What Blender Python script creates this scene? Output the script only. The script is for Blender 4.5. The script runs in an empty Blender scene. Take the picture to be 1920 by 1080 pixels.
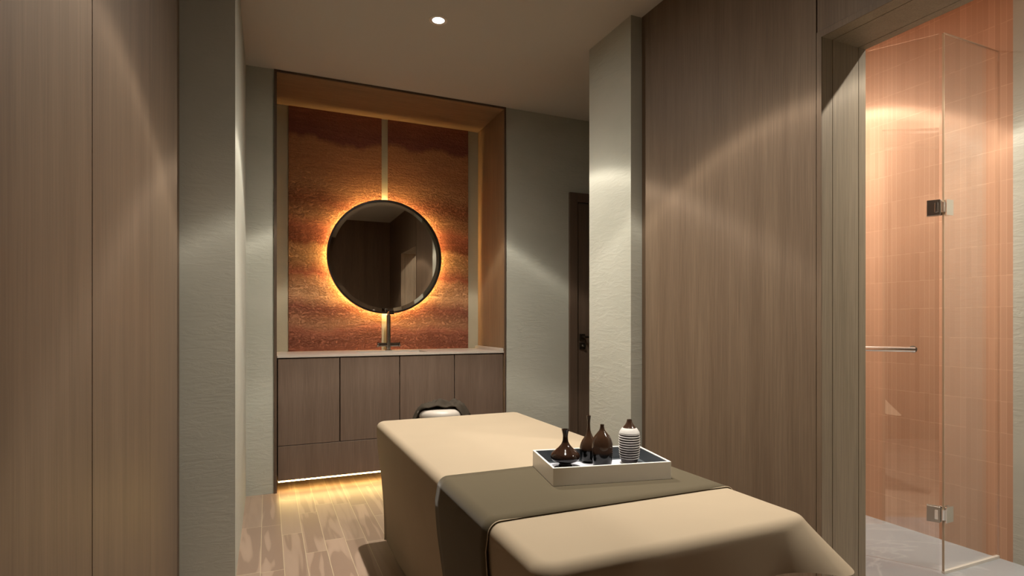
import bpy, bmesh, math, random
from mathutils import Vector, Matrix
random.seed(7)
C = bpy.context.scene.collection
sc = bpy.context.scene
PI = math.pi

# ------------------------------------------------------------------ camera, world, exposure
cam_d = bpy.data.cameras.new('camera'); cam = bpy.data.objects.new('camera', cam_d); C.objects.link(cam)
cam.location = (0, 0, 1.087)
cam.rotation_euler = (PI/2, 0, -math.radians(23.49))
cam_d.sensor_width = 36.0; cam_d.lens = 36.0*1056/1920; cam_d.shift_y = 65/1920
cam_d.clip_start = 0.02
sc.camera = cam
w = bpy.data.worlds.new('world'); sc.world = w; w.use_nodes = True
w.node_tree.nodes['Background'].inputs[0].default_value = (1, .92, .8, 1)
w.node_tree.nodes['Background'].inputs[1].default_value = 0.02
vs = sc.view_settings
vs.view_transform = 'Standard'; vs.look = 'None'; vs.gamma = 1; vs.use_curve_mapping = False
vs.exposure = 0.0

LAMP_POWER = 1.70
def make_ies():
    prof = [(0,1900),(10,1820),(20,1620),(30,1320),(38,1030),(44,850),(47.5,840),(49.3,930),(50.8,1060),(52,760),(53.2,400),
            (56,220),(62,115),(70,55),(78,30),(85,10),(90,0)]
    t = bpy.data.texts.new('downlight_profile')
    t.write('IESNA:LM-63-2002\nTILT=NONE\n1 -1 1 %d 1 1 2 0 0 0\n1 1 0\n' % len(prof))
    t.write(' '.join('%g' % a for a, _ in prof) + '\n0\n' + ' '.join('%g' % c for _, c in prof) + '\n')
    return t
IES = make_ies()

# ------------------------------------------------------------------ helpers
def tag(o, label=None, cat=None, group=None, kind=None):
    if label: o['label'] = label
    if cat: o['category'] = cat
    if group: o['group'] = group
    if kind: o['kind'] = kind
    return o
def thing(name, label, cat, loc=(0,0,0), rz=0, group=None):
    o = bpy.data.objects.new(name, None); C.objects.link(o)
    o.empty_display_size = .1
    o.location = loc; o.rotation_euler = (0, 0, rz)
    return tag(o, label, cat, group)
def obj(name, bm, m, parent=None, smooth=False, loc=None, angle=None):
    me = bpy.data.meshes.new(name); bmesh.ops.recalc_face_normals(bm, faces=bm.faces[:]); bm.to_mesh(me); bm.free()
    o = bpy.data.objects.new(name, me); C.objects.link(o)
    ms = m if isinstance(m, (list, tuple)) else [m]
    for x in ms: me.materials.append(x)
    if smooth:
        for p in me.polygons: p.use_smooth = True
        if angle: me.set_sharp_from_angle(angle=math.radians(angle))
    if parent: o.parent = parent
    if loc: o.location = loc
    return o
def struct(name, bm, m, parent=None, smooth=False):
    o = obj(name, bm, m, parent, smooth)
    if not parent: o['kind'] = 'structure'
    return o
def box(bm, x0, x1, y0, y1, z0, z1, bev=0, seg=2, M=None, mi=0):
    vv = [bm.verts.new((x, y, z)) for x in (x0, x1) for y in (y0, y1) for z in (z0, z1)]
    idx = [(0,1,3,2),(4,6,7,5),(0,4,5,1),(2,3,7,6),(0,2,6,4),(1,5,7,3)]
    fs = [bm.faces.new([vv[i] for i in f]) for f in idx]
    for f in fs: f.material_index = mi
    if bev > 0:
        es = set(e for f in fs for e in f.edges)
        r = bmesh.ops.bevel(bm, geom=list(es), offset=bev, segments=seg, affect='EDGES', profile=.5)
        for f in r['faces']: f.material_index = mi
        vv = list(set([v for v in vv if v.is_valid] + r['verts']))
    if M is not None:
        bmesh.ops.transform(bm, matrix=M, verts=[v for v in vv if v.is_valid])
    return bm
def B(*a, **k):
    bm = bmesh.new(); box(bm, *a, **k); return bm
def lathe(bm, prof, n=40, M=None, cap0=True, cap1=True, mi=0):
    rings = []; allv = []
    for r, z in prof:
        ring = [bm.verts.new((r*math.cos(2*PI*i/n), r*math.sin(2*PI*i/n), z)) for i in range(n)]
        rings.append(ring); allv += ring
    for a, b in zip(rings, rings[1:]):
        for i in range(n):
            f = bm.faces.new((a[i], a[(i+1) % n], b[(i+1) % n], b[i])); f.material_index = mi
    if cap0: bm.faces.new(rings[0][::-1]).material_index = mi
    if cap1: bm.faces.new(rings[-1]).material_index = mi
    if M is not None: bmesh.ops.transform(bm, matrix=M, verts=allv)
    return bm
def tube(bm, pts, r, n=12):
    pts = [Vector(p) for p in pts]; rings = []
    up = None
    for i, p in enumerate(pts):
        d = (pts[min(i+1, len(pts)-1)] - pts[max(i-1, 0)]).normalized()
        if up is None:
            up = Vector((0,0,1)) if abs(d.z) < .9 else Vector((1,0,0))
        a = d.cross(up).normalized(); b = d.cross(a).normalized(); up = -b if False else up
        rings.append([bm.verts.new(p + r*(math.cos(2*PI*k/n)*a + math.sin(2*PI*k/n)*b)) for k in range(n)])
    for A, Bb in zip(rings, rings[1:]):
        for k in range(n): bm.faces.new((A[k], A[(k+1) % n], Bb[(k+1) % n], Bb[k]))
    bm.faces.new(rings[0][::-1]); bm.faces.new(rings[-1])
    return bm
def catmull(P, n=6):
    out = []
    for i in range(len(P)-1):
        p0 = P[max(i-1,0)]; p1 = P[i]; p2 = P[i+1]; p3 = P[min(i+2, len(P)-1)]
        for k in range(n):
            t = k/n
            out.append(tuple(.5*((2*b)+(-a+c)*t+(2*a-5*b+4*c-d)*t*t+(-a+3*b-3*c+d)*t**3) for a, b, c, d in zip(p0,p1,p2,p3)))
    out.append(tuple(P[-1])); return out
def smooth(t): t = max(0, min(1, t)); return t*t*(3-2*t)

# ------------------------------------------------------------------ materials
def mat(name, col=(.5,.5,.5), rough=.6, metal=0, spec=.5):
    m = bpy.data.materials.new(name); m.use_nodes = True
    b = m.node_tree.nodes['Principled BSDF']
    b.inputs['Base Color'].default_value = (*col, 1); b.inputs['Roughness'].default_value = rough
    b.inputs['Metallic'].default_value = metal; b.inputs['Specular IOR Level'].default_value = spec
    return m
class NT:
    def __init__(s, m):
        s.t = m.node_tree; s.b = s.t.nodes['Principled BSDF']
    def n(s, ty, **k):
        nd = s.t.nodes.new(ty)
        for a, v in k.items():
            if a.startswith('_'): setattr(nd, a[1:], v)
            else: nd.inputs[a].default_value = v
        return nd
    def l(s, a, b): s.t.links.new(a, b)
    def coord(s, scale=(1,1,1), rot=(0,0,0)):
        tc = s.n('ShaderNodeTexCoord'); mp = s.n('ShaderNodeMapping'); mp.inputs['Scale'].default_value = scale
        mp.inputs['Rotation'].default_value = rot
        s.l(tc.outputs['Object'], mp.inputs[0]); return mp.outputs[0]
    def noise(s, vec, scale, detail=4, rough=.5, dist=0):
        nd = s.n('ShaderNodeTexNoise'); nd.inputs['Scale'].default_value = scale; nd.inputs['Detail'].default_value = detail
        nd.inputs['Roughness'].default_value = rough; nd.inputs['Distortion'].default_value = dist
        s.l(vec, nd.inputs['Vector']); return nd.outputs['Fac']
    def ramp(s, fac, stops):
        r = s.n('ShaderNodeValToRGB'); e = r.color_ramp.elements
        while len(e) < len(stops): e.new(.5)
        for i, (p, c) in enumerate(stops):
            e[i].position = p; e[i].color = (*c, 1) if len(c) == 3 else c
        s.l(fac, r.inputs[0]); return r.outputs[0]
    def math(s, op, a, b=None, c=None):
        nd = s.n('ShaderNodeMath', _operation=op)
        for i, x in enumerate((a, b, c)):
            if x is None: continue
            if isinstance(x, (int, float)): nd.inputs[i].default_value = x
            else: s.l(x, nd.inputs[i])
        return nd.outputs[0]
    def mix(s, f, a, b, mode='MIX'):
        nd = s.n('ShaderNodeMix', _data_type='RGBA', _blend_type=mode)
        if isinstance(f, (int, float)): nd.inputs[0].default_value = f
        else: s.l(f, nd.inputs[0])
        for i, x in ((6, a), (7, b)):
            if isinstance(x, tuple): nd.inputs[i].default_value = (*x, 1)
            else: s.l(x, nd.inputs[i])
        return nd.outputs[2]
    def bump(s, h, strength=.3, dist=.01):
        nd = s.n('ShaderNodeBump'); nd.inputs['Strength'].default_value = strength; nd.inputs['Distance'].default_value = dist
        s.l(h, nd.inputs['Height']); s.l(nd.outputs[0], s.b.inputs['Normal'])
    def col(s, c): s.l(c, s.b.inputs['Base Color'])

ALB = .90      # overall reflectance of the finishes
def A_(c): return tuple(x*ALB for x in c)
def wood_mat(name, dark, light, tint, rough=.55, horiz=False, spec=.3):
    dark, light, tint = A_(dark), A_(light), A_(tint)
    m = mat(name, light, rough, spec=spec); t = NT(m)
    a = (1.5, 14, 14) if horiz else (14, 14, .7)
    v = t.coord(a)
    fine = t.noise(t.coord((6,220,220) if horiz else (220,220,5)), 1, 3, .6)
    broad = t.noise(v, 1, 4, .55, .4)
    patch = t.noise(t.coord((1.3,1.3,.35)), 2.0, 2)
    c = t.ramp(broad, [(.3, dark), (.7, light)])
    c = t.mix(t.math('MULTIPLY', patch, .55), c, tint)
    fr = t.ramp(fine, [(.3, (.8,.8,.8)), (.7, (1.08,1.08,1.08))])
    c = t.mix(1.0, c, fr, 'MULTIPLY'); t.col(c)
    t.bump(fine, .06, .002)
    return m
M_wood = wood_mat('veneer_wood', (.150,.101,.063), (.205,.143,.092), (.158,.104,.071))
M_woodD = wood_mat('jamb_wood', (.25,.20,.135), (.33,.265,.185), (.275,.215,.150))
M_cab = wood_mat('cabinet_wood', (.128,.088,.062), (.175,.124,.090), (.165,.105,.078))
M_niche = wood_mat('niche_wood', (.23,.14,.075), (.30,.19,.10), (.25,.16,.09))
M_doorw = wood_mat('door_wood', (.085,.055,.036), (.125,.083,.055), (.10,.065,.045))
M_gap = mat('shadow_gap', (.02,.014,.01), .9)

def plaster_mat(name, c1, c2, bstr=.5):
    c1, c2 = A_(c1), A_(c2)
    m = mat(name, c1, .85, spec=.2); t = NT(m)
    n1 = t.noise(t.coord((1,1,1.6)), 2.2, 5, .6)
    t.col(t.ramp(n1, [(.3, c1), (.7, c2)]))
    st = t.noise(t.coord((9,9,38)), 1, 6, .62, .9)
    st2 = t.noise(t.coord((60,60,130)), 1, 2, .5)
    msk = t.ramp(t.noise(t.coord(), 1.7, 2), [(.38, (.12,)*3), (.62, (1,)*3)])
    h = t.math('MULTIPLY', t.ramp(st, [(.42, (0,)*3), (.62, (1,)*3)]), msk)
    h = t.math('ADD', h, t.math('MULTIPLY', st2, .12))
    t.bump(h, bstr, .006)
    return m
M_plaster = plaster_mat('lime_plaster', (.42,.415,.35), (.47,.46,.395), .2)
M_ceil = mat('ceiling_paint', (.46,.425,.375), .9, spec=.1)
M_stripw = plaster_mat('niche_strip', (.40,.36,.26), (.44,.40,.29), .15)

def earth_mat():
    m = mat('rammed_earth', (.4,.15,.07), .95, spec=.1); t = NT(m)
    tc = t.n('ShaderNodeTexCoord'); sp = t.n('ShaderNodeSeparateXYZ'); t.l(tc.outputs['Object'], sp.inputs[0])
    wv = t.noise(t.coord((1.6,1,.25)), 1.6, 4, .6)
    wv2 = t.noise(t.coord((9,1,3)), 1, 3, .6)
    z = t.math('ADD', sp.outputs[2], t.math('MULTIPLY', t.math('SUBTRACT', wv, .5), .26))
    z = t.math('ADD', z, t.math('MULTIPLY', t.math('SUBTRACT', wv2, .5), .05))
    f = t.math('DIVIDE', t.math('SUBTRACT', z, .87), 1.83)
    c = t.ramp(f, [(.0,(.30,.105,.065)), (.09,(.34,.125,.075)), (.12,(.44,.21,.115)), (.18,(.30,.105,.065)), (.235,(.46,.25,.13)),
                   (.30,(.42,.20,.10)), (.325,(.29,.09,.05)), (.385,(.46,.25,.12)), (.43,(.46,.23,.11)), (.45,(.27,.085,.045)), (.51,(.31,.10,.055)),
                   (.56,(.40,.19,.095)), (.62,(.27,.095,.05)), (.68,(.36,.17,.085)), (.77,(.30,.13,.062)), (.86,(.32,.145,.07)), (.885,(.17,.058,.045)), (.93,(.19,.066,.045)), (1,(.25,.09,.055))])
    g = t.noise(t.coord((1,1,1.6)), 70, 5, .7)
    c = t.mix(1.0, c, t.ramp(g, [(.3,(.80,)*3), (.7,(1.10,)*3)]), 'MULTIPLY')
    fl = t.noise(t.coord((5,1,60)), 1, 4, .6, .6)
    c = t.mix(1.0, c, t.ramp(fl, [(.3,(.86,)*3), (.7,(1.08,)*3)]), 'MULTIPLY')
    t.col(c)
    # pebbly bands that alternate with smooth ones
    bands = t.ramp(f, [(.0,(.3,)*3),(.05,(.9,)*3),(.09,(.2,)*3),(.17,(.8,)*3),(.23,(.2,)*3),(.27,(1,)*3),(.32,(.2,)*3),(.40,(1,)*3),(.45,(1,)*3),
                       (.52,(.15,)*3),(.57,(1,)*3),(.62,(.7,)*3),(.70,(.3,)*3),(.80,(.1,)*3),(1,(.15,)*3)])
    p = t.noise(t.coord((1,1,1.4)), 55, 4, .65)
    p = t.ramp(p, [(.45,(0,)*3), (.62,(1,)*3)])
    h = t.math('ADD', t.math('MULTIPLY', p, bands), t.math('MULTIPLY', fl, .25))
    t.bump(h, 1.0, .022)
    return m
M_earth = earth_mat()

def tile_mat():
    m = mat('finger_tile', (.62,.33,.2), .6, spec=.25); t = NT(m)
    tc = t.n('ShaderNodeTexCoord'); sp = t.n('ShaderNodeSeparateXYZ'); t.l(tc.outputs['Object'], sp.inputs[0])
    u = t.math('ADD', sp.outputs[0], sp.outputs[1])
    uc = t.math('DIVIDE', u, .0235); zc = t.math('DIVIDE', sp.outputs[2], .145)
    uf = t.math('FRACT', uc); zf = t.math('FRACT', zc)
    lu = t.math('GREATER_THAN', t.math('ABSOLUTE', t.math('SUBTRACT', uf, .5)), .46)
    lz = t.math('GREATER_THAN', t.math('ABSOLUTE', t.math('SUBTRACT', zf, .5)), .489)
    cb = t.n('ShaderNodeCombineXYZ'); t.l(t.math('FLOOR', uc), cb.inputs[0])
    wn = t.n('ShaderNodeTexWhiteNoise'); t.l(cb.outputs[0], wn.inputs[0])
    cb2 = t.n('ShaderNodeCombineXYZ'); t.l(t.math('FLOOR', uc), cb2.inputs[0]); t.l(t.math('FLOOR', zc), cb2.inputs[1])
    wn2 = t.n('ShaderNodeTexWhiteNoise'); t.l(cb2.outputs[0], wn2.inputs[0])
    r = t.math('ADD', t.math('MULTIPLY', wn.outputs[0], .5), t.math('MULTIPLY', wn2.outputs[0], .5))
    c = t.ramp(r, [(0,(.405,.228,.142)), (1,(.475,.278,.178))])
    line = t.math('MAXIMUM', t.math('MULTIPLY', lu, t.math('MULTIPLY', wn.outputs[0], .85)), t.math('MULTIPLY', lz, t.math('MULTIPLY', wn2.outputs[0], .8)))
    c = t.mix(line, c, (.62,.40,.26)); t.col(c)
    t.bump(t.math('SUBTRACT', 1.0, t.math('MAXIMUM', lu, lz)), .12, .002)
    return m
M_tile = tile_mat()

def floor_mat():
    m = mat('plank_floor', (.4,.27,.18), .38, spec=.5); t = NT(m)
    tc = t.n('ShaderNodeTexCoord'); sp = t.n('ShaderNodeSeparateXYZ'); t.l(tc.outputs['Object'], sp.inputs[0])
    W = .0965
    xs = t.math('DIVIDE', t.math('ADD', sp.outputs[0], .027), W)
    row = t.math('FLOOR', xs); xf = t.math('FRACT', xs)
    cb = t.n('ShaderNodeCombineXYZ'); t.l(row, cb.inputs[0]); cb.inputs[1].default_value = 3.7
    wn = t.n('ShaderNodeTexWhiteNoise'); t.l(cb.outputs[0], wn.inputs[0])
    ys = t.math('DIVIDE', t.math('ADD', sp.outputs[1], t.math('MULTIPLY', wn.outputs[0], .6)), .6)
    yf = t.math('FRACT', ys)
    cb2 = t.n('ShaderNodeCombineXYZ'); t.l(row, cb2.inputs[0]); t.l(t.math('FLOOR', ys), cb2.inputs[1])
    wn2 = t.n('ShaderNodeTexWhiteNoise'); t.l(cb2.outputs[0], wn2.inputs[0])
    gx = t.math('GREATER_THAN', t.math('ABSOLUTE', t.math('SUBTRACT', xf, .5)), .488)
    gy = t.math('GREATER_THAN', t.math('ABSOLUTE', t.math('SUBTRACT', yf, .5)), .4978)
    g = t.math('MAXIMUM', gx, gy)
    off = t.n('ShaderNodeCombineXYZ'); t.l(t.math('MULTIPLY', wn2.outputs[0], 40), off.inputs[0]); t.l(t.math('MULTIPLY', wn2.outputs[0], 17), off.inputs[1])
    mp = t.n('ShaderNodeVectorMath', _operation='MULTIPLY'); mp.inputs[1].default_value = (13, 1.1, 1); t.l(tc.outputs['Object'], mp.inputs[0])
    ad = t.n('ShaderNodeVectorMath', _operation='ADD'); t.l(mp.outputs[0], ad.inputs[0]); t.l(off.outputs[0], ad.inputs[1])
    n = t.noise(ad.outputs[0], 1.0, 2, .45, .5)
    fig = t.math('SINE', t.math('MULTIPLY', n, 22))
    fig = t.math('MULTIPLY_ADD', t.math('SUBTRACT', fig, .7), t.ramp(wn2.outputs[0], [(.25,(.15,)*3),(.8,(1,)*3)]), .7)
    c = t.ramp(fig, [(0,(.225,.156,.114)), (.4,(.296,.212,.155)), (1,(.322,.233,.173))])
    # tile-to-tile tone
    c = t.mix(1.0, c, t.ramp(wn2.outputs[0], [(0,(.86,.86,.86)), (1,(1.08,1.06,1.05))]), 'MULTIPLY')
    c = t.mix(t.math('MULTIPLY', g, .8), c, (.52,.43,.28)); t.col(c)
    t.bump(t.math('SUBTRACT', 1.0, g), .25, .002)
    return m
M_floor = floor_mat()

def stone_mat(name, a, b, vein, rough=.35):
    m = mat(name, a, rough); t = NT(m)
    n = t.noise(t.coord(), 2.2, 6, .6, .5)
    v = t.noise(t.coord(), 1.1, 5, .6, 1.4)
    vv = t.math('ABSOLUTE', t.math('SUBTRACT', v, .5))
    c = t.ramp(n, [(.3,a), (.7,b)])
    c = t.mix(t.ramp(vv, [(0,(.7,)*3), (.02,(0,)*3)]), c, vein); t.col(c)
    return m
M_stone = stone_mat('grey_stone', (.25,.255,.26), (.30,.305,.31), (.38,.38,.38))
M_counter = stone_mat('counter_stone', (.46,.40,.34), (.50,.44,.38), (.54,.48,.42), .3)

def cloth_mat(name, col, rough=.9, sc_=900, sheen=.0):
    col = A_(col)
    m = mat(name, col, rough, spec=.02); t = NT(m)
    t.b.inputs['Sheen Weight'].default_value = sheen
    n = t.noise(t.coord(), sc_, 1)
    n2 = t.noise(t.coord(), 3, 2)
    t.col(t.ramp(n2, [(.3, tuple(x*.97 for x in col)), (.7, tuple(min(1,x*1.03) for x in col))]))
    t.bump(n, .08, .001)
    return m
M_sheet = cloth_mat('cream_sheet', (.375,.300,.212))
M_runner = cloth_mat('taupe_runner', (.100,.080,.050), sheen=.1)
M_piping = cloth_mat('runner_piping', (.50,.41,.29))
M_towel = cloth_mat('brown_towel', (.052,.042,.032))
M_vinyl = mat('white_vinyl', (.42,.375,.325), .45)
M_black = mat('black_metal', (.028,.02,.014), .32, .6)
M_chrome = mat('chrome', (.88,.86,.83), .22, 1)
M_steel = mat('brushed_nickel', (.42,.38,.33), .28, 1)
M_tap = mat('tap_metal', (.36,.34,.32), .12, 1)
M_white = mat('white_lacquer', (.66,.62,.55), .4)
M_traywall = mat('tray_lacquer', (.84,.80,.72), .35)
M_traydark = mat('dark_inside', (.085,.095,.105), .4)
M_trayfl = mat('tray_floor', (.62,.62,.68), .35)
M_trim = mat('downlight_trim', (.62,.55,.47), .4)
M_mirror = mat('mirror_glass', (.62,.58,.53), .015, 1)
M_bevel = mat('mirror_bevel', (.62,.60,.55), .03, 1)
def emis(name, col, s):
    m = bpy.data.materials.new(name); m.use_nodes = True; nt = m.node_tree; nt.nodes.clear()
    e = nt.nodes.new('ShaderNodeEmission'); e.inputs[0].default_value = (*col, 1); e.inputs[1].default_value = s
    o = nt.nodes.new('ShaderNodeOutputMaterial'); nt.links.new(e.outputs[0], o.inputs[0]); return m
M_lens = emis('lamp_lens', (1,.96,.9), 4.0)
M_led = emis('toe_led', (1,.66,.22), 58.0)
M_halo = emis('halo_led', (1,.64,.24), 250.0)
def glass_mat(name, tint, ior, boost):
    m = bpy.data.materials.new(name); m.use_nodes = True; nt = m.node_tree; nt.nodes.clear()
    tr = nt.nodes.new('ShaderNodeBsdfTransparent'); tr.inputs[0].default_value = (*tint, 1)
    gl = nt.nodes.new('ShaderNodeBsdfGlossy'); gl.inputs['Roughness'].default_value = 0.0; gl.inputs[0].default_value = (1,1,1,1)
    ge = nt.nodes.new('ShaderNodeNewGeometry'); dt = nt.nodes.new('ShaderNodeVectorMath'); dt.operation = 'DOT_PRODUCT'
    nt.links.new(ge.outputs['Incoming'], dt.inputs[0]); nt.links.new(ge.outputs['Normal'], dt.inputs[1])
    def M(op, a, b):
        n = nt.nodes.new('ShaderNodeMath'); n.operation = op
        for i, x in enumerate((a, b)):
            if x is None: continue
            if isinstance(x, (int, float)): n.inputs[i].default_value = x
            else: nt.links.new(x, n.inputs[i])
        return n
    f0 = ((ior-1)/(ior+1))**2
    fr = M('ADD', M('MULTIPLY', M('POWER', M('SUBTRACT', 1.0, M('ABSOLUTE', dt.outputs['Value'], None).outputs[0]).outputs[0], 5.0).outputs[0], 1-f0).outputs[0], f0)
    mx = nt.nodes.new('ShaderNodeMixShader'); o = nt.nodes.new('ShaderNodeOutputMaterial')
    nt.links.new(fr.outputs[0], mx.inputs[0]); nt.links.new(tr.outputs[0], mx.inputs[1]); nt.links.new(gl.outputs[0], mx.inputs[2])
    nt.links.new(mx.outputs[0], o.inputs[0]); return m
M_glass = glass_mat('shower_glass', (.975,.98,.97), 2.2, 0)
M_gedge = mat('glass_edge', (.45,.36,.25), .1, spec=.8)
def glaze_mat(name, top, bot, z0, z1):
    m = mat(name, top, .08, spec=.32); t = NT(m)
    t.b.inputs['Coat Weight'].default_value = .12; t.b.inputs['Coat Roughness'].default_value = .03
    tc = t.n('ShaderNodeTexCoord'); sp = t.n('ShaderNodeSeparateXYZ'); t.l(tc.outputs['Object'], sp.inputs[0])
    f = t.math('DIVIDE', t.math('SUBTRACT', sp.outputs[2], z0), z1-z0)
    t.col(t.ramp(f, [(0,bot), (1,top)])); return m
M_gl1 = glaze_mat('dark_glaze', (.026,.012,.007), (.003,.002,.002), .03, .05)
M_gl2 = glaze_mat('brown_glaze', (.040,.020,.011), (.002,.002,.002), .040, .052)
M_gl4 = mat('neck_glaze', (.045,.022,.013), .15, spec=.6)
M_clay = mat('white_clay', (.56,.53,.50), .7)
M_groove = mat('dark_groove', (.02,.012,.01), .6)

# ------------------------------------------------------------------ room shell
CEIL = 2.7
YB = 3.895      # back wall plane
NB = 4.46       # back of the niche
XL = -.325; XP = -.1225; YPL = 2.617
XR = 1.816; XRP = 1.748; YR0 = 2.459; YR1 = 2.874
JX1 = 2.05; DY0 = .49; DY1 = 1.403; DZ = 2.107; XS = 3.10
struct('floor', B(-.45, 1.93, -.45, 4.56, -.1, 0), M_floor)
struct('floor_shower', B(1.93, 3.35, -.45, 2.874, -.1, 0), M_stone)
struct('floor_passage', B(1.93, 3.35, 2.874, 4.56, -.1, 0), M_floor)
struct('ceiling', B(-.45, 3.45, -.45, 4.6, CEIL, CEIL+.1), M_ceil)

wl = struct('wall_left', B(XL-.1, XL-.018, -.45, YPL, 0, CEIL), M_gap)
for y0, y1 in ((-.45,.154), (.154,.77), (.77,1.385), (1.385,2.0), (2.0, YPL)):
    g = .0026
    obj('wood_panel', B(XL-.018, XL, y0+(0 if y0 < -.4 else .0006 if y0 == 2.0 else g), y1-(.0006 if y1 == 2.0 else g if y1 < YPL-.01 else .004), 0, CEIL), M_wood, wl)
struct('wall_left_plaster', B(XL-.1, XP, YPL, YB, 0, CEIL), M_plaster)
struct('wall_front', B(-.45, 3.2, -.45, -.35, 0, CEIL), M_wood)
struct('wall_back', B(-.45, .04, YB, NB+.1, 0, CEIL), M_plaster)
struct('wall_back_right', B(1.64, 3.4, YB, NB+.1, 0, CEIL), M_plaster)
nb = struct('wall_niche', B(.04, 1.64, NB, NB+.1, 0, CEIL), M_stripw)
# niche lining boards
bm = bmesh.new()
box(bm, .04, .056, YB-.004, NB, 0, CEIL-.001, bev=.001, seg=1)
box(bm, 1.626, 1.64, YB-.004, NB, 0, CEIL-.001, bev=.001, seg=1)
struct('trim_1', bm, M_niche)
struct('trim_2', B(.056, 1.626, YB-.004, NB, CEIL-.016, CEIL-.001, bev=.001, seg=1), wood_mat('niche_wood_across', (.23,.14,.075), (.30,.19,.10), (.25,.16,.09), horiz=True))
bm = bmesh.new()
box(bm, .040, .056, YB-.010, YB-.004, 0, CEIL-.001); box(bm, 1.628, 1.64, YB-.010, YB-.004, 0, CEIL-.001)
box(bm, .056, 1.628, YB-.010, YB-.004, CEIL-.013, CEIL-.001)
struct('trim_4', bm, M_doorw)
# right side walls
wr = struct('wall_right', B(XR+.018, JX1, DY1+.022, YR0, 0, CEIL), M_gap)
obj('wood_panel', B(XR, XR+.018, DY1+.0235, YR0-.004, 0, CEIL), M_wood, wr)
wh = struct('wall_right_header', B(XR+.018, JX1, DY0-.022, DY1+.021, DZ+.022, CEIL), M_gap)
obj('wood_panel', B(XR, XR+.018, DY0-.018, DY1+.018, DZ+.024, CEIL), M_wood, wh)
wn_ = struct('wall_right_near', B(XR+.018, JX1, -.35, DY0-.022, 0, CEIL), M_gap)
obj('wood_panel', B(XR, XR+.018, -.35, DY0-.021, 0, CEIL), M_wood, wn_)
bm = bmesh.new()
box(bm, XRP, JX1, YR0, YR1, 0, CEIL); box(bm, JX1, 3.4, 2.78, YR1, 0, CEIL)
struct('wall_right_plaster', bm, M_plaster)
struct('wall_shower_front', B(XS, XS+.1, -.35, 1.436, 0, CEIL), M_plaster)
struct('wall_shower_right', B(XS, XS+.1, 1.436, 2.78, 0, CEIL), M_tile)
struct('wall_shower_back', B(JX1, XS, 2.765, 2.78, 0, CEIL), M_tile)
struct('wall_shower_left', B(JX1, JX1+.01, 1.50, 2.765, 0, CEIL), M_tile)
bm = bmesh.new()
box(bm, JX1, JX1+.01, DY0-.02, DY1+.02, DZ+.022, CEIL); box(bm, JX1, JX1+.01, -.35, DY0-.02, 0, CEIL); box(bm, JX1, JX1+.01, DY1+.02, 1.50, 0, CEIL)
struct('wall_shower_near', bm, M_tile)
struct('wall_passage', B(3.3, 3.4, YR1, YB, 0, CEIL), M_plaster)
# doorway casing: three boards per side with dark joints
cz = struct('trim_3', B(XR+.004, JX1-.002, DY1+.004, DY1+.021, 0, DZ+.02), M_gap)
for a, b in ((XR-.001, 1.8695), (1.8725, 2.0095), (2.0125, JX1)):
    obj('jamb_board', B(a, b, DY1, DY1+.018, 0, DZ+.02 if a < 1.82 else DZ+.018), M_woodD, cz)
    obj('jamb_board', B(a, b, DY0-.018, DY0, 0, DZ+.02 if a < 1.82 else DZ+.018), M_woodD, cz)
    obj('header_board', B(a, b, DY0, DY1, DZ, DZ+.02), wood_mat('header_wood', (.25,.20,.135), (.33,.265,.185), (.275,.215,.150)) if a < 1.82 else bpy.data.materials['header_wood'], cz)
bm = bmesh.new()
box(bm, XR-.004, XR-.001, DY1-.001, DY1+.018, 0, DZ+.0215); box(bm, XR-.004, XR-.001, DY0-.0195, DY0+.001, 0, DZ+.0215)
box(bm, XR-.004, XR-.001, DY0+.001, DY1-.001, DZ-.001, DZ+.0215)
obj('casing_lip', bm, M_wood, cz)
obj('joint_backing', B(XR+.004, JX1-.002, DY0, DY1, DZ+.004, DZ+.021), M_gap, cz)
obj('joint_backing', B(XR+.004, JX1-.002, DY0-.021, DY0-.004, 0, DZ+.02), M_gap, cz)

# passage door on the back wall
dr = struct('door_1', B(2.254, 3.02, YB-.012, YB, .005, 2.035, bev=.002, seg=1), M_doorw)
bm = bmesh.new()
box(bm, 2.179, 2.25, YB-.022, YB, 0, 2.113, bev=.002, seg=1)
box(bm, 3.024, 3.095, YB-.022, YB, 0, 2.113, bev=.002, seg=1)
box(bm, 2.25, 3.024, YB-.022, YB, 2.04, 2.113, bev=.002, seg=1)
obj('door_frame', bm, M_doorw, dr)
h = obj('door_handle', B(2.268, 2.318, YB-.022, YB-.012, .948, .998, bev=.002), M_black, dr)
bm = bmesh.new(); tube(bm, [(2.293,YB-.02,.973),(2.293,YB-.058,.973)], .009); box(bm, 2.284, 2.41, YB-.066, YB-.050, .964, .982, bev=.003)
obj('lever', bm, M_black, h)
k = obj('lock_plate', B(2.268, 2.318, YB-.022, YB-.012, .878, .930, bev=.002), M_black, dr)
bm = bmesh.new(); lathe(bm, [(.011,0),(.011,.012),(.008,.016)], 20, Matrix.Translation((2.293,YB-.022,.904)) @ Matrix.Rotation(PI/2,4,'X'))
obj('lock_knob', bm, M_steel, k, smooth=True, angle=40)

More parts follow.
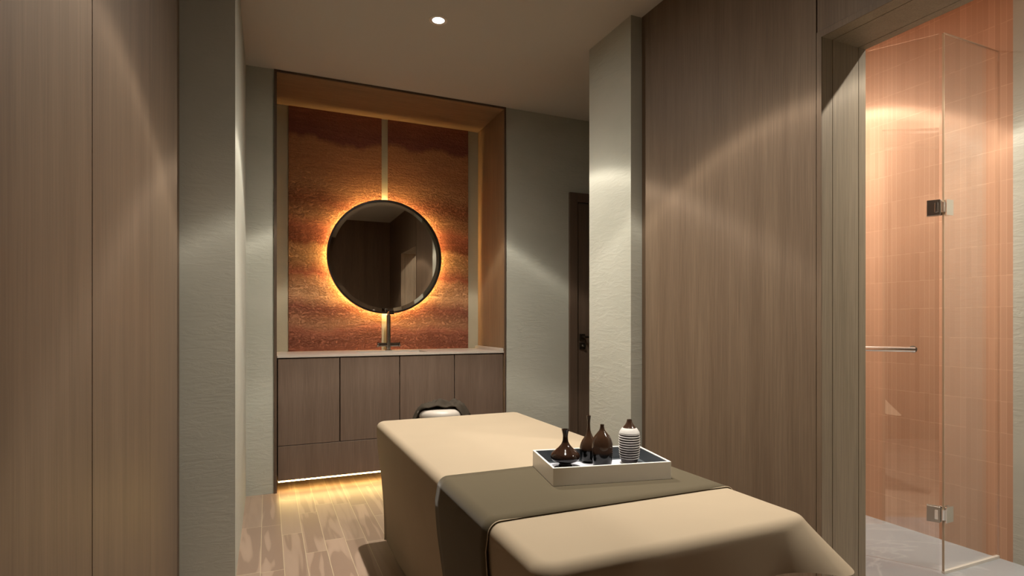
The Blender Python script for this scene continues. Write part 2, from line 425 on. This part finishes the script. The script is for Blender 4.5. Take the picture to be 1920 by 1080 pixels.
# ------------------------------------------------------------------ ceiling downlights
def downlight(x, y, label, power, first=[None]):
    t = thing('downlight', label, 'ceiling light', (x, y, CEIL), 0, 'recessed ceiling downlights')
    bm = bmesh.new(); lathe(bm, [(.0325,.0),(.0325,-.002),(.044,-.005),(.0485,-.002),(.0485,0)], 48, cap0=False, cap1=False)
    obj('trim_ring', bm, M_trim, t, smooth=True, angle=50)
    bm = bmesh.new(); lathe(bm, [(.001,-.0015),(.0322,-.0015),(.0322,0)], 48, cap0=False, cap1=False)
    obj('lens', bm, M_lens, t)
    ld = bpy.data.lights.new('downlight_lamp', 'POINT'); ld.energy = 1.0; ld.shadow_soft_size = .018
    ld.color = (1, .93, .82); ld.use_nodes = True; nt = ld.node_tree
    e = nt.nodes['Emission']; n = nt.nodes.new('ShaderNodeTexIES'); n.mode = 'INTERNAL'; n.ies = IES
    mu = nt.nodes.new('ShaderNodeMath'); mu.operation = 'MULTIPLY'; mu.inputs[1].default_value = power*LAMP_POWER
    nt.links.new(n.outputs[0], mu.inputs[0]); nt.links.new(mu.outputs[0], e.inputs['Strength'])
    lo = bpy.data.objects.new('downlight_lamp', ld); C.objects.link(lo); lo.parent = t; lo.location = (0, 0, -.028)
    return t
downlight(.837, 2.911, 'round recessed ceiling downlight shining in front of the round mirror', 1.2)
downlight(.83, 1.51, 'round recessed ceiling downlight over the middle of the massage bed', 1.0)
downlight(2.53, .70, 'round recessed ceiling downlight over the stone floor outside the shower glass', 1.0)
downlight(2.60, 2.20, 'round recessed ceiling downlight inside the tiled shower', .95)

# ------------------------------------------------------------------ rammed earth panels
for x0, x1, lab in ((.144, .821, 'rammed earth panel in layered reds filling the left side behind the round mirror'),
                    (.871, 1.535, 'rammed earth panel in layered reds filling the right side behind the round mirror')):
    o = obj('rammed_earth_panel', B(x0, x1, NB-.012, NB, .875, CEIL-.017), M_earth)
    tag(o, lab, 'wall panel', 'rammed earth panels in the niche')

# ------------------------------------------------------------------ vanity
v = thing('vanity_cabinet', 'low brown wooden vanity cabinet with four doors under the stone countertop', 'cabinet', (.84, YB, 0))
def L(x): return x-.84
bm = bmesh.new()
for a in ((L(.060),L(.078),.022,.55,.07,.860), (L(1.604),L(1.622),.022,.55,.07,.860), (L(.834),L(.852),.022,.55,.088,.72),
          (L(.078),L(1.604),.022,.55,.07,.088), (L(.078),L(1.604),.535,.55,.088,.860), (L(.078),L(1.604),.022,.040,.840,.860)): box(bm, *a)
obj('body', bm, M_cab, v)
xs = [.060, .441, .841, 1.236, 1.622]
xs = [.060, .444, .843, 1.240, 1.622]
for a, b in zip(xs, xs[1:]):
    d = obj('door', B(L(a)+.003, L(b)-.003, 0, .020, .298, .855, bev=.001, seg=1), M_cab, v)
    obj('gap_strip', B(L(a)+.003, L(b)-.003, .002, .020, .8555, .859), M_gap, d)  # dark strip standing in for the shade between door and countertop
obj('plinth_panel', B(L(.063), L(1.619), 0, .020, .072, .294, bev=.001, seg=1), M_cab, v)
o = obj('light_strip', B(.065, 1.615, YB+.006, YB+.018, .0635, .0695), M_led)
tag(o, 'glowing yellow light strip tucked under the vanity cabinet above the floor', 'light strip')
obj('plinth_back', B(L(.06), L(1.622), .34, .36, 0, .07), M_cab, v)

ct = thing('countertop', 'pale stone countertop on the vanity cabinet below the mirror', 'countertop', (.84, YB, .862))
bm = bmesh.new()
sx0, sx1, sy0, sy1 = -.24, .24, .12, .40
box(bm, L(.058), sx0, -.006, NB-YB-.012, 0, .012); box(bm, sx1, L(1.624), -.006, NB-YB-.012, 0, .012)
box(bm, sx0, sx1, -.006, sy0, 0, .012); box(bm, sx0, sx1, sy1, NB-YB-.012, 0, .012)
obj('slab', bm, M_counter, ct)
bm = bmesh.new()
box(bm, sx0, sx1, sy0, sy1, -.13, -.12); box(bm, sx0-.008, sx0, sy0, sy1, -.13, 0); box(bm, sx1, sx1+.008, sy0, sy1, -.13, 0)
box(bm, sx0, sx1, sy0-.008, sy0, -.13, 0); box(bm, sx0, sx1, sy1, sy1+.008, -.13, 0)
obj('basin', bm, M_white, ct)
obj('upstand', B(L(1.590), L(1.622), -.004, .54, .012, .034, bev=.002), M_counter, ct)

# faucet
f = thing('faucet', 'tall chrome basin faucet with cross handles standing on the countertop', 'faucet', (.856, 4.35, .874))
bm = bmesh.new(); lathe(bm, [(.028,0),(.028,.006),(.017,.008),(.0155,.25),(.0155,.27)], 24)
obj('body', bm, M_tap, f, smooth=True, angle=40)
bm = bmesh.new()
tube(bm, catmull([(0,0,.26),(0,-.004,.288),(0,-.035,.302),(0,-.11,.300)], 5), .011)
obj('spout', bm, M_tap, f, smooth=True, angle=50)
bm = bmesh.new(); lathe(bm, [(.019,0),(.019,.026),(.014,.03)], 20, Matrix.Translation((0,-.115,.275)))
obj('aerator', bm, M_black, f, smooth=True, angle=40)
bm = bmesh.new(); box(bm, -.078, .078, -.012, .012, .030, .060, bev=.006, seg=3); 
obj('cross_bar', bm, M_tap, f)
for s in (-1, 1):
    bm = bmesh.new(); lathe(bm, [(.019,.0),(.019,.008),(.016,.010)], 24, Matrix.Translation((s*.078,0,.045)) @ Matrix.Rotation(s*PI/2,4,'Y'))
    obj('handle', bm, M_tap, f)

# round mirror
MZ = 1.596; MR = .44
m = thing('round_mirror', 'large round mirror with thin dark frame and glowing orange halo on the earth wall', 'mirror', (.846, 4.40, MZ))
RX = Matrix.Rotation(PI/2, 4, 'X')     # lathe axis z -> -y
bm = bmesh.new(); lathe(bm, [(MR-.014,.010),(MR-.013,.018),(MR,.018),(MR,-.018),(MR-.02,-.018),(MR-.02,.008)], 128, RX, False, False)
obj('frame', bm, M_black, m, smooth=True, angle=40)
bm = bmesh.new(); lathe(bm, [(.001,.0115),(MR-.042,.0115)], 128, RX, False, False)
obj('mirror_glass', bm, M_mirror, m)
bm = bmesh.new(); lathe(bm, [(MR-.042,.0115),(MR-.013,.0088)], 128, RX, False, False)
obj('bevelled_edge', bm, M_bevel, m, smooth=True)
bm = bmesh.new(); lathe(bm, [(.001,-.012),(MR-.02,-.012),(MR-.02,-.016),(.001,-.016)], 96, RX, False, False)
obj('back_plate', bm, M_black, m)
bm = bmesh.new(); lathe(bm, [(.001,-.016),(MR-.09,-.016),(MR-.09,-.046),(.001,-.046)], 96, RX, False, False)
bp = obj('mounting_drum', bm, M_white, m)
bm = bmesh.new(); lathe(bm, [(MR-.060,-.018),(MR-.045,-.018),(MR-.045,-.026),(MR-.060,-.026),(MR-.060,-.018)], 96, RX, False, False)
obj('halo_light', bm, M_halo, m)

# ------------------------------------------------------------------ shower glass
hx, hy = 2.68, 1.492
fp = thing('fixed_glass_panel', 'fixed clear glass shower panel meeting the orange tiled wall', 'shower screen', (hx, hy, 0))
obj('glass_pane', B(.006, XS-hx-.001, -.004, .004, .012, 2.34), M_glass, fp)
obj('glass_edge', B(.003, .006, -.004, .004, .012, 2.34), M_gedge, fp)
obj('top_edge', B(.003, XS-hx-.001, -.0042, .0042, 2.34, 2.342), M_chrome, fp)
obj('floor_seal', B(.003, XS-hx-.001, -.006, .006, 0, .012), M_white, fp)
ang = math.radians(120)
gd = thing('glass_shower_door', 'frameless clear glass shower door swung open with a long chrome bar handle', 'shower door', (hx, hy, 0), ang)
# local +x runs along the open door away from the hinge, local +y is the side facing the bed room
DW = .60
obj('glass_pane', B(.012, DW, -.004, .004, .012, 2.34), M_glass, gd)
bm = bmesh.new()
tube(bm, [(.095,.052,.969),(DW-.05,.052,.969)], .0115, 16)
hd = obj('bar_handle', bm, M_chrome, gd, smooth=True, angle=50)
for px in (.105, DW-.06):
    bm = bmesh.new(); tube(bm, [(px,.004,.969),(px,.052,.969)], .0095, 16)
    lathe(bm, [(.016,0),(.016,.004)], 24, Matrix.Translation((px,.004,.969)) @ Matrix.Rotation(-PI/2,4,'X'))
    obj('mounting_post', bm, M_steel, hd, smooth=True, angle=50)
rot = Matrix.Rotation(-ang, 4, 'Z')
for zc in (1.586, .256):
    hg = obj('hinge', B(.008, .056, .004, .013, zc-.034, zc+.034, bev=.001, seg=1), M_steel, gd)
    obj('hinge_plate', B(.008, .056, -.013, -.004, zc-.034, zc+.034, bev=.001, seg=1), M_steel, hg)
    obj('screw_cover', B(.016, .028, .013, .0145, zc-.021, zc+.021, bev=.0005, seg=1), M_chrome, hg)
    bm = bmesh.new()
    box(bm, .004, .054, -.013, -.004, zc-.034, zc+.034, bev=.001, seg=1, M=rot)
    box(bm, .004, .054, .004, .013, zc-.034, zc+.034, bev=.001, seg=1, M=rot)
    obj('fixed_leaf', bm, M_chrome, hg)
    bm = bmesh.new(); tube(bm, [(0,0,zc-.022),(0,0,zc+.022)], .009, 16); obj('pivot', bm, M_chrome, hg, smooth=True, angle=50)

# ------------------------------------------------------------------ massage bed
ZT = .60; RR = .030
BX0, BX1, BY0, BY1 = .492, 1.268, .995, 2.842
bd = thing('massage_bed', 'massage bed with a wooden base hidden under cream sheet and taupe runner', 'bed', (.88, 1.91, 0))
obj('base', B(-.27, .27, -.80, .80, 0, .44, bev=.004), M_cab, bd)
obj('top_board', B(-.30, .30, -.84, .84, .44, .482, bev=.004), M_gap, bd)
obj('mattress', B(-.345, .345, -.885, .885, .482, ZT-.006, bev=.03, seg=4), M_vinyl, bd, smooth=True)

def perim(x0, x1, y0, y1, c, ds=.02):
    pts = []
    cs = [(x0+c, y0+c, PI), (x1-c, y0+c, 1.5*PI), (x1-c, y1-c, 0), (x0+c, y1-c, .5*PI)]
    for k, (cx, cy, a0) in enumerate(cs):
        for i in range(11):
            a = a0 + i/10*PI/2
            pts.append((cx+c*math.cos(a), cy+c*math.sin(a), math.cos(a), math.sin(a)))
        nx_, ny_, na = cs[(k+1) % 4]
        a = a0+PI/2
        p = (cx+c*math.cos(a), cy+c*math.sin(a)); q = (nx_+c*math.cos(a), ny_+c*math.sin(a))
        n = int(math.hypot(q[0]-p[0], q[1]-p[1])/ds)
        for i in range(1, n):
            t = i/n; pts.append((p[0]+(q[0]-p[0])*t, p[1]+(q[1]-p[1])*t, math.cos(a), math.sin(a)))
    return pts
def side_offset(x, y, nx, ny, dep):
    """horizontal hang of the sheet relative to the bed outline, at a depth below the roll"""
    o = 0
    lw = max(0, -nx)
    fw = max(0, ny)
    o -= .045*smooth(dep/.5)*max(lw, fw)
    return o
P = perim(BX0, BX1, BY0, BY1, .05)
bm = bmesh.new(); rings = []
nroll = 6; nd = 16
def hem(x, y, nx, ny):
    t = smooth((x-BX0-.02)/.30)
    if nx < -.5: t = 0
    return .015*(1-t) + .484*t
def corner_g(x, y): return math.exp(-(math.hypot(x-BX1+.015, y-BY0-.015)/.08)**2)
for k in range(nroll+1):
    ring = []
    for x, y, nx, ny in P:
        a = k/nroll*PI/2*(1-.48*corner_g(x, y))
        ring.append((x-nx*RR*(1-math.sin(a)), y-ny*RR*(1-math.sin(a)), ZT-RR*(1-math.cos(a))))
    rings.append([bm.verts.new(p) for p in ring])
ENDR = ring
cxn, cyn = BX1, BY0
for k in range(1, nd+1):
    s = k/nd; ring = []
    for (x, y, nx, ny), (ex_, ey_, ez_) in zip(P, ENDR):
        zh = hem(x, y, nx, ny)
        dcor = math.hypot(x-BX1+.015, y-BY0-.015)
        fl = .112*math.exp(-(dcor/.08)**2)*s**1.05
        zh2 = zh - .016*math.exp(-(dcor/.05)**2) + .006*math.sin(x*16+.5)*(nx > -.5)
        fold = .006*s*math.sin((x+y)*13)*(1 if nx > .5 or ny < -.5 else .3)
        z = ez_ - s*(ez_-zh2)
        o = side_offset(x, y, nx, ny, ZT-RR-z) + fl + fold*(1-math.exp(-(dcor/.1)**2))
        if dcor < .2 and (nx > .3 or ny < -.3): pass
        dx, dy = nx, ny
        if fl > .002:
            dx, dy = (nx*.6+.55), (ny*.6-.45); q = math.hypot(dx, dy); dx /= q; dy /= q
        ring.append(bm.verts.new((ex_+dx*o, ey_+dy*o, z)))
    rings.append(ring)
n = len(P)
for A, Bb in zip(rings, rings[1:]):
    for i in range(n): bm.faces.new((A[i], A[(i+1) % n], Bb[(i+1) % n], Bb[i]))
bm.faces.new(rings[0])
sh = obj('bed_sheet', bm, M_sheet, None, smooth=True)
tag(sh, 'cream sheet draped over the massage bed, hanging to the floor on one side', 'bed sheet')

# runner: strip over the bed
RY0, RY1 = 1.272, 1.712
def runner_profile():
    pr = []
    def add(x, z): pr.append((x, z))
    e = .0035
    for k in range(14, 0, -1):
        z = .05 + (ZT-RR-.05)*(1-k/14)
        dep = ZT-RR-z
        add(BX0 - .008 - e - side_offset(0,0,-1,0,dep)*-1*-1 if False else BX0 - e - .006 + .045*smooth(dep/.5)*1, z)
    for k in range(0, 9):
        a = k/8*PI/2
        add(BX0+RR-(RR+e)*math.cos(a), ZT-RR+(RR+e)*math.sin(a))
    for k in range(1, 12): add(BX0+RR+(BX1-BX0-2*RR)*k/12, ZT+e)
    for k in range(0, 9):
        a = k/8*PI/2
        add(BX1-RR+(RR+e)*math.sin(a), ZT-RR+(RR+e)*math.cos(a))
    for k in range(1, 8):
        s = k/7
        add(BX1+e+.010*s, ZT-RR-.10*s)
    return pr
RP = runner_profile()
bm = bmesh.new(); cols = []
NY = 10
for j in range(NY+1):
    t = j/NY
    col = []
    for i, (x, z) in enumerate(RP):
        dep = max(0, ZT-RR-z)
        y = RY0+(RY1-RY0)*t + .012*smooth(dep/.4)*(t-.5)*2 + (.006*math.sin(dep*14) if t > .9 else 0)
        col.append(bm.verts.new((x-.004*math.sin(t*PI)*smooth(dep/.3), y, z)))
    cols.append(col)
for a, b in zip(cols, cols[1:]):
    for i in range(len(RP)-1): bm.faces.new((a[i], a[i+1], b[i+1], b[i]))
rn = obj('bed_runner', bm, M_runner, None, smooth=True)
md = rn.modifiers.new('thickness', 'SOLIDIFY'); md.thickness = .002; md.offset = 0
tag(rn, 'taupe brown runner laid across the cream sheet of the massage bed', 'bed runner')
bm = bmesh.new()
tube(bm, [(x, RY0-.001-.012*smooth(max(0,ZT-RR-z)/.4), z+.0005) for x, z in RP], .0014, 6)
obj('piping', bm, M_piping, rn, smooth=True)

# ------------------------------------------------------------------ tray
TR = math.radians(-11.2); TZ = ZT+.0045
tx, ty = .772, 1.472
ex = Vector((math.cos(TR), math.sin(TR))); ey = Vector((-math.sin(TR), math.cos(TR)))
TW, TD, TH, TT = .379, .243, .054, .007
cx = tx+ex.x*TW/2+ey.x*TD/2; cy = ty+ex.y*TW/2+ey.y*TD/2
tr = thing('serving_tray', 'white rectangular tray standing on the taupe runner and holding four vases', 'tray', (cx, cy, TZ), TR)
bm = bmesh.new(); hw, hd_ = TW/2, TD/2
for a in ((-hw,hw,-hd_,-hd_+TT), (-hw,hw,hd_-TT,hd_), (-hw,-hw+TT,-hd_+TT,hd_-TT), (hw-TT,hw,-hd_+TT,hd_-TT)):
    box(bm, *a, 0, TH, bev=.0008, seg=1)
obj('rim', bm, M_traywall, tr)
FZ = .014
obj('base', B(-hw+TT, hw-TT, -hd_+TT, hd_-TT, .001, FZ-.001), M_traydark, tr)
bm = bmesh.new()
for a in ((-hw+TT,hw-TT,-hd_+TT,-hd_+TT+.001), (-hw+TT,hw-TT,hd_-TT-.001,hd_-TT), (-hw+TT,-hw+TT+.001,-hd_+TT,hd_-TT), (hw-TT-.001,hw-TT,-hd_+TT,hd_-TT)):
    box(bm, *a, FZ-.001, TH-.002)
obj('dark_inside', bm, M_traydark, tr)  # inner faces darker than the outside of the rim
obj('pale_inset', B(-hw+.03, hw-.052, -hd_+.012, hd_-.030, FZ-.001, FZ), M_trayfl, tr)  # pale rectangle set on the darker tray base

# ------------------------------------------------------------------ vases
VZ = TZ+FZ
th = math.radians(23.49)
def at_px(u, D):
    t = (u-960)/1056
    return (D*(math.sin(th)+t*math.cos(th)), D*(math.cos(th)-t*math.sin(th)))
def vase(u, D, prof, m, lab, nseg=56, inner=.75):
    x, y = at_px(u, D)
    P2 = catmull(prof, 6)
    r1, z1 = P2[-1]
    bm = bmesh.new()
    P2 = P2 + [(r1-.0018, z1+.0004), (max(.002, r1-.003), z1-.012), (.0012, z1-.02)]
    lathe(bm, P2, nseg, cap1=False)
    o = obj('vase', bm, m, None, smooth=True, loc=(x, y, VZ), angle=60)
    return tag(o, lab, 'vase', 'vases on the white tray')
vase(1060, 1.832, [(.0235,0),(.0225,.004),(.020,.012),(.030,.017),(.043,.023),(.0485,.032),(.045,.043),(.033,.054),(.020,.066),(.011,.079),(.0085,.092),(.0088,.106),(.0125,.122)],
     M_gl1, 'squat dark brown vase with flared neck, leftmost on the white tray')
vase(1104, 1.895, [(.020,0),(.026,.010),(.0305,.030),(.0305,.050),(.025,.068),(.014,.086),(.007,.102),(.005,.118),(.0048,.135),(.0072,.156)],
     M_gl2, 'teardrop brown vase with very thin tall neck, second from the left on the tray')
vase(1129, 1.836, [(.027,0),(.030,.008),(.0335,.030),(.0340,.062),(.0325,.080),(.0265,.096),(.0165,.109),(.0095,.118),(.0068,.127),(.0066,.137)],
     M_gl2, 'bottle shaped glossy brown vase with black lower half and short neck')
x, y = at_px(1180, 1.878)
vt = thing('vase', 'white ribbed vase with dark brown neck, rightmost on the white tray', 'vase', (x, y, VZ), 0, 'vases on the white tray')
core = catmull([(.0265,0),(.0285,.006),(.030,.014),(.033,.030),(.035,.060),(.0345,.090),(.031,.108),(.022,.119)], 5)
bm = bmesh.new(); lathe(bm, [(r-.002, z) for r, z in core], 56); obj('core', bm, M_groove, vt, smooth=True, angle=60)
def rad(z):
    for (r0, z0), (r1, z1) in zip(core, core[1:]):
        if z0 <= z <= z1: return r0+(r1-r0)*(z-z0)/max(1e-6, z1-z0)
    return core[-1][0]
bm = bmesh.new()
zc = .004; i = 0
zz = []
while zc < .104:
    zz.append(zc); zc += .0079
for i, z in enumerate(zz):
    if i == 1: continue
    prof = []
    hh = .0015 if z < .05 else .0021
    for k in range(7):
        a = -PI/2 + PI*k/6
        prof.append((rad(z)-.0018 + .0026*math.cos(a), z+hh*math.sin(a)))
    lathe(bm, prof, 56, cap0=False, cap1=False)
lathe(bm, [(rad(.100)+.0005,.102),(rad(.108)+.0008,.107),(rad(.113)+.0008,.112),(.0245,.117),(.0205,.1195)], 56, cap0=False, cap1=False)
obj('white_ribs', bm, M_clay, vt, smooth=True, angle=60)
bm = bmesh.new(); lathe(bm, catmull([(.022,.1185),(.0165,.125),(.010,.136),(.0078,.146)], 4)+[(.006,.1462),(.005,.135),(.001,.130)], 40, cap1=False)
obj('neck', bm, M_gl4, vt, smooth=True, angle=60)

# ------------------------------------------------------------------ stool behind the bed and its towel
sx, sy = at_px(829, 3.16)
SZ = .612
st = thing('stool', 'white padded stool standing between the head of the bed and the vanity', 'stool', (sx, sy, 0))
bm = bmesh.new(); lathe(bm, catmull([(.100,SZ-.075),(.125,SZ-.070),(.138,SZ-.045),(.134,SZ-.018),(.112,SZ-.003),(.07,SZ),(.001,SZ)], 5), 48, cap1=False)
obj('seat', bm, M_vinyl, st, smooth=True)
bm = bmesh.new(); lathe(bm, [(.03,.09),(.03,.30),(.02,.30),(.02,SZ-.073)], 24); obj('column', bm, M_chrome, st, smooth=True, angle=40)
for k in range(5):
    a = 2*PI*k/5+.3
    bm = bmesh.new(); tube(bm, [(.02*math.cos(a),.02*math.sin(a),.10),(.12*math.cos(a),.12*math.sin(a),.075),(.22*math.cos(a),.22*math.sin(a),.055)], .014, 10)
    lg = obj('leg', bm, M_chrome, st, smooth=True, angle=50)
    bm = bmesh.new(); lathe(bm, [(.012,-.011),(.024,-.011),(.024,.011),(.012,.011)], 20, Matrix.Translation((.22*math.cos(a),.22*math.sin(a),.0245)) @ Matrix.Rotation(a,4,'Z') @ Matrix.Rotation(PI/2,4,'X'))
    obj('caster', bm, M_black, lg, smooth=True, angle=40)

def towel():
    # camera-facing axes around the stool: right R and away F
    R = Vector((math.cos(th), -math.sin(th), 0)); F = Vector((math.sin(th), math.cos(th), 0))
    bm = bmesh.new(); NXg, NYg = 60, 26; g = []
    for j in range(NYg+1):
        row = []
        b = -.085 + .21*j/NYg
        for i in range(NXg+1):
            a = -.205 + .355*i/NXg
            rr = math.hypot(a, b)
            # lies on the seat top, falls over the rim
            over = max(0, rr-.118)
            z = SZ+.004 - min(.16, over*1.5 + over*over*6)
            ridge = .034*math.exp(-((a-.0-.25*(b))/.035)**2)*math.exp(-((b+.03)/.05)**2)
            ridge2 = .014*math.exp(-((a-.09+.3*b)/.02)**2) + .012*math.exp(-((a+.07-.5*b)/.022)**2)
            wr = .009*math.sin(a*75+b*40)*math.sin(b*60+1.3)+.004*math.sin(a*33-b*70)
            z += ridge + ridge2 + max(-.001, wr) + .003
            if over > 0: z += .004*math.sin(math.atan2(b, a)*14)
            p = Vector((sx, sy, 0)) + R*a*(1+.04*math.sin(b*30)) + F*(b + .012*math.sin(a*28)*(1-j/NYg))
            row.append(bm.verts.new((p.x, p.y, z)))
        g.append(row)
    for j in range(NYg):
        for i in range(NXg): bm.faces.new((g[j][i], g[j][i+1], g[j+1][i+1], g[j+1][i]))
    return bm
o = obj('towel', towel(), M_towel, None, smooth=True)
md = o.modifiers.new('thickness', 'SOLIDIFY'); md.thickness = .006; md.offset = 1
tag(o, 'crumpled dark brown towel thrown over the white stool seat behind the bed', 'towel')
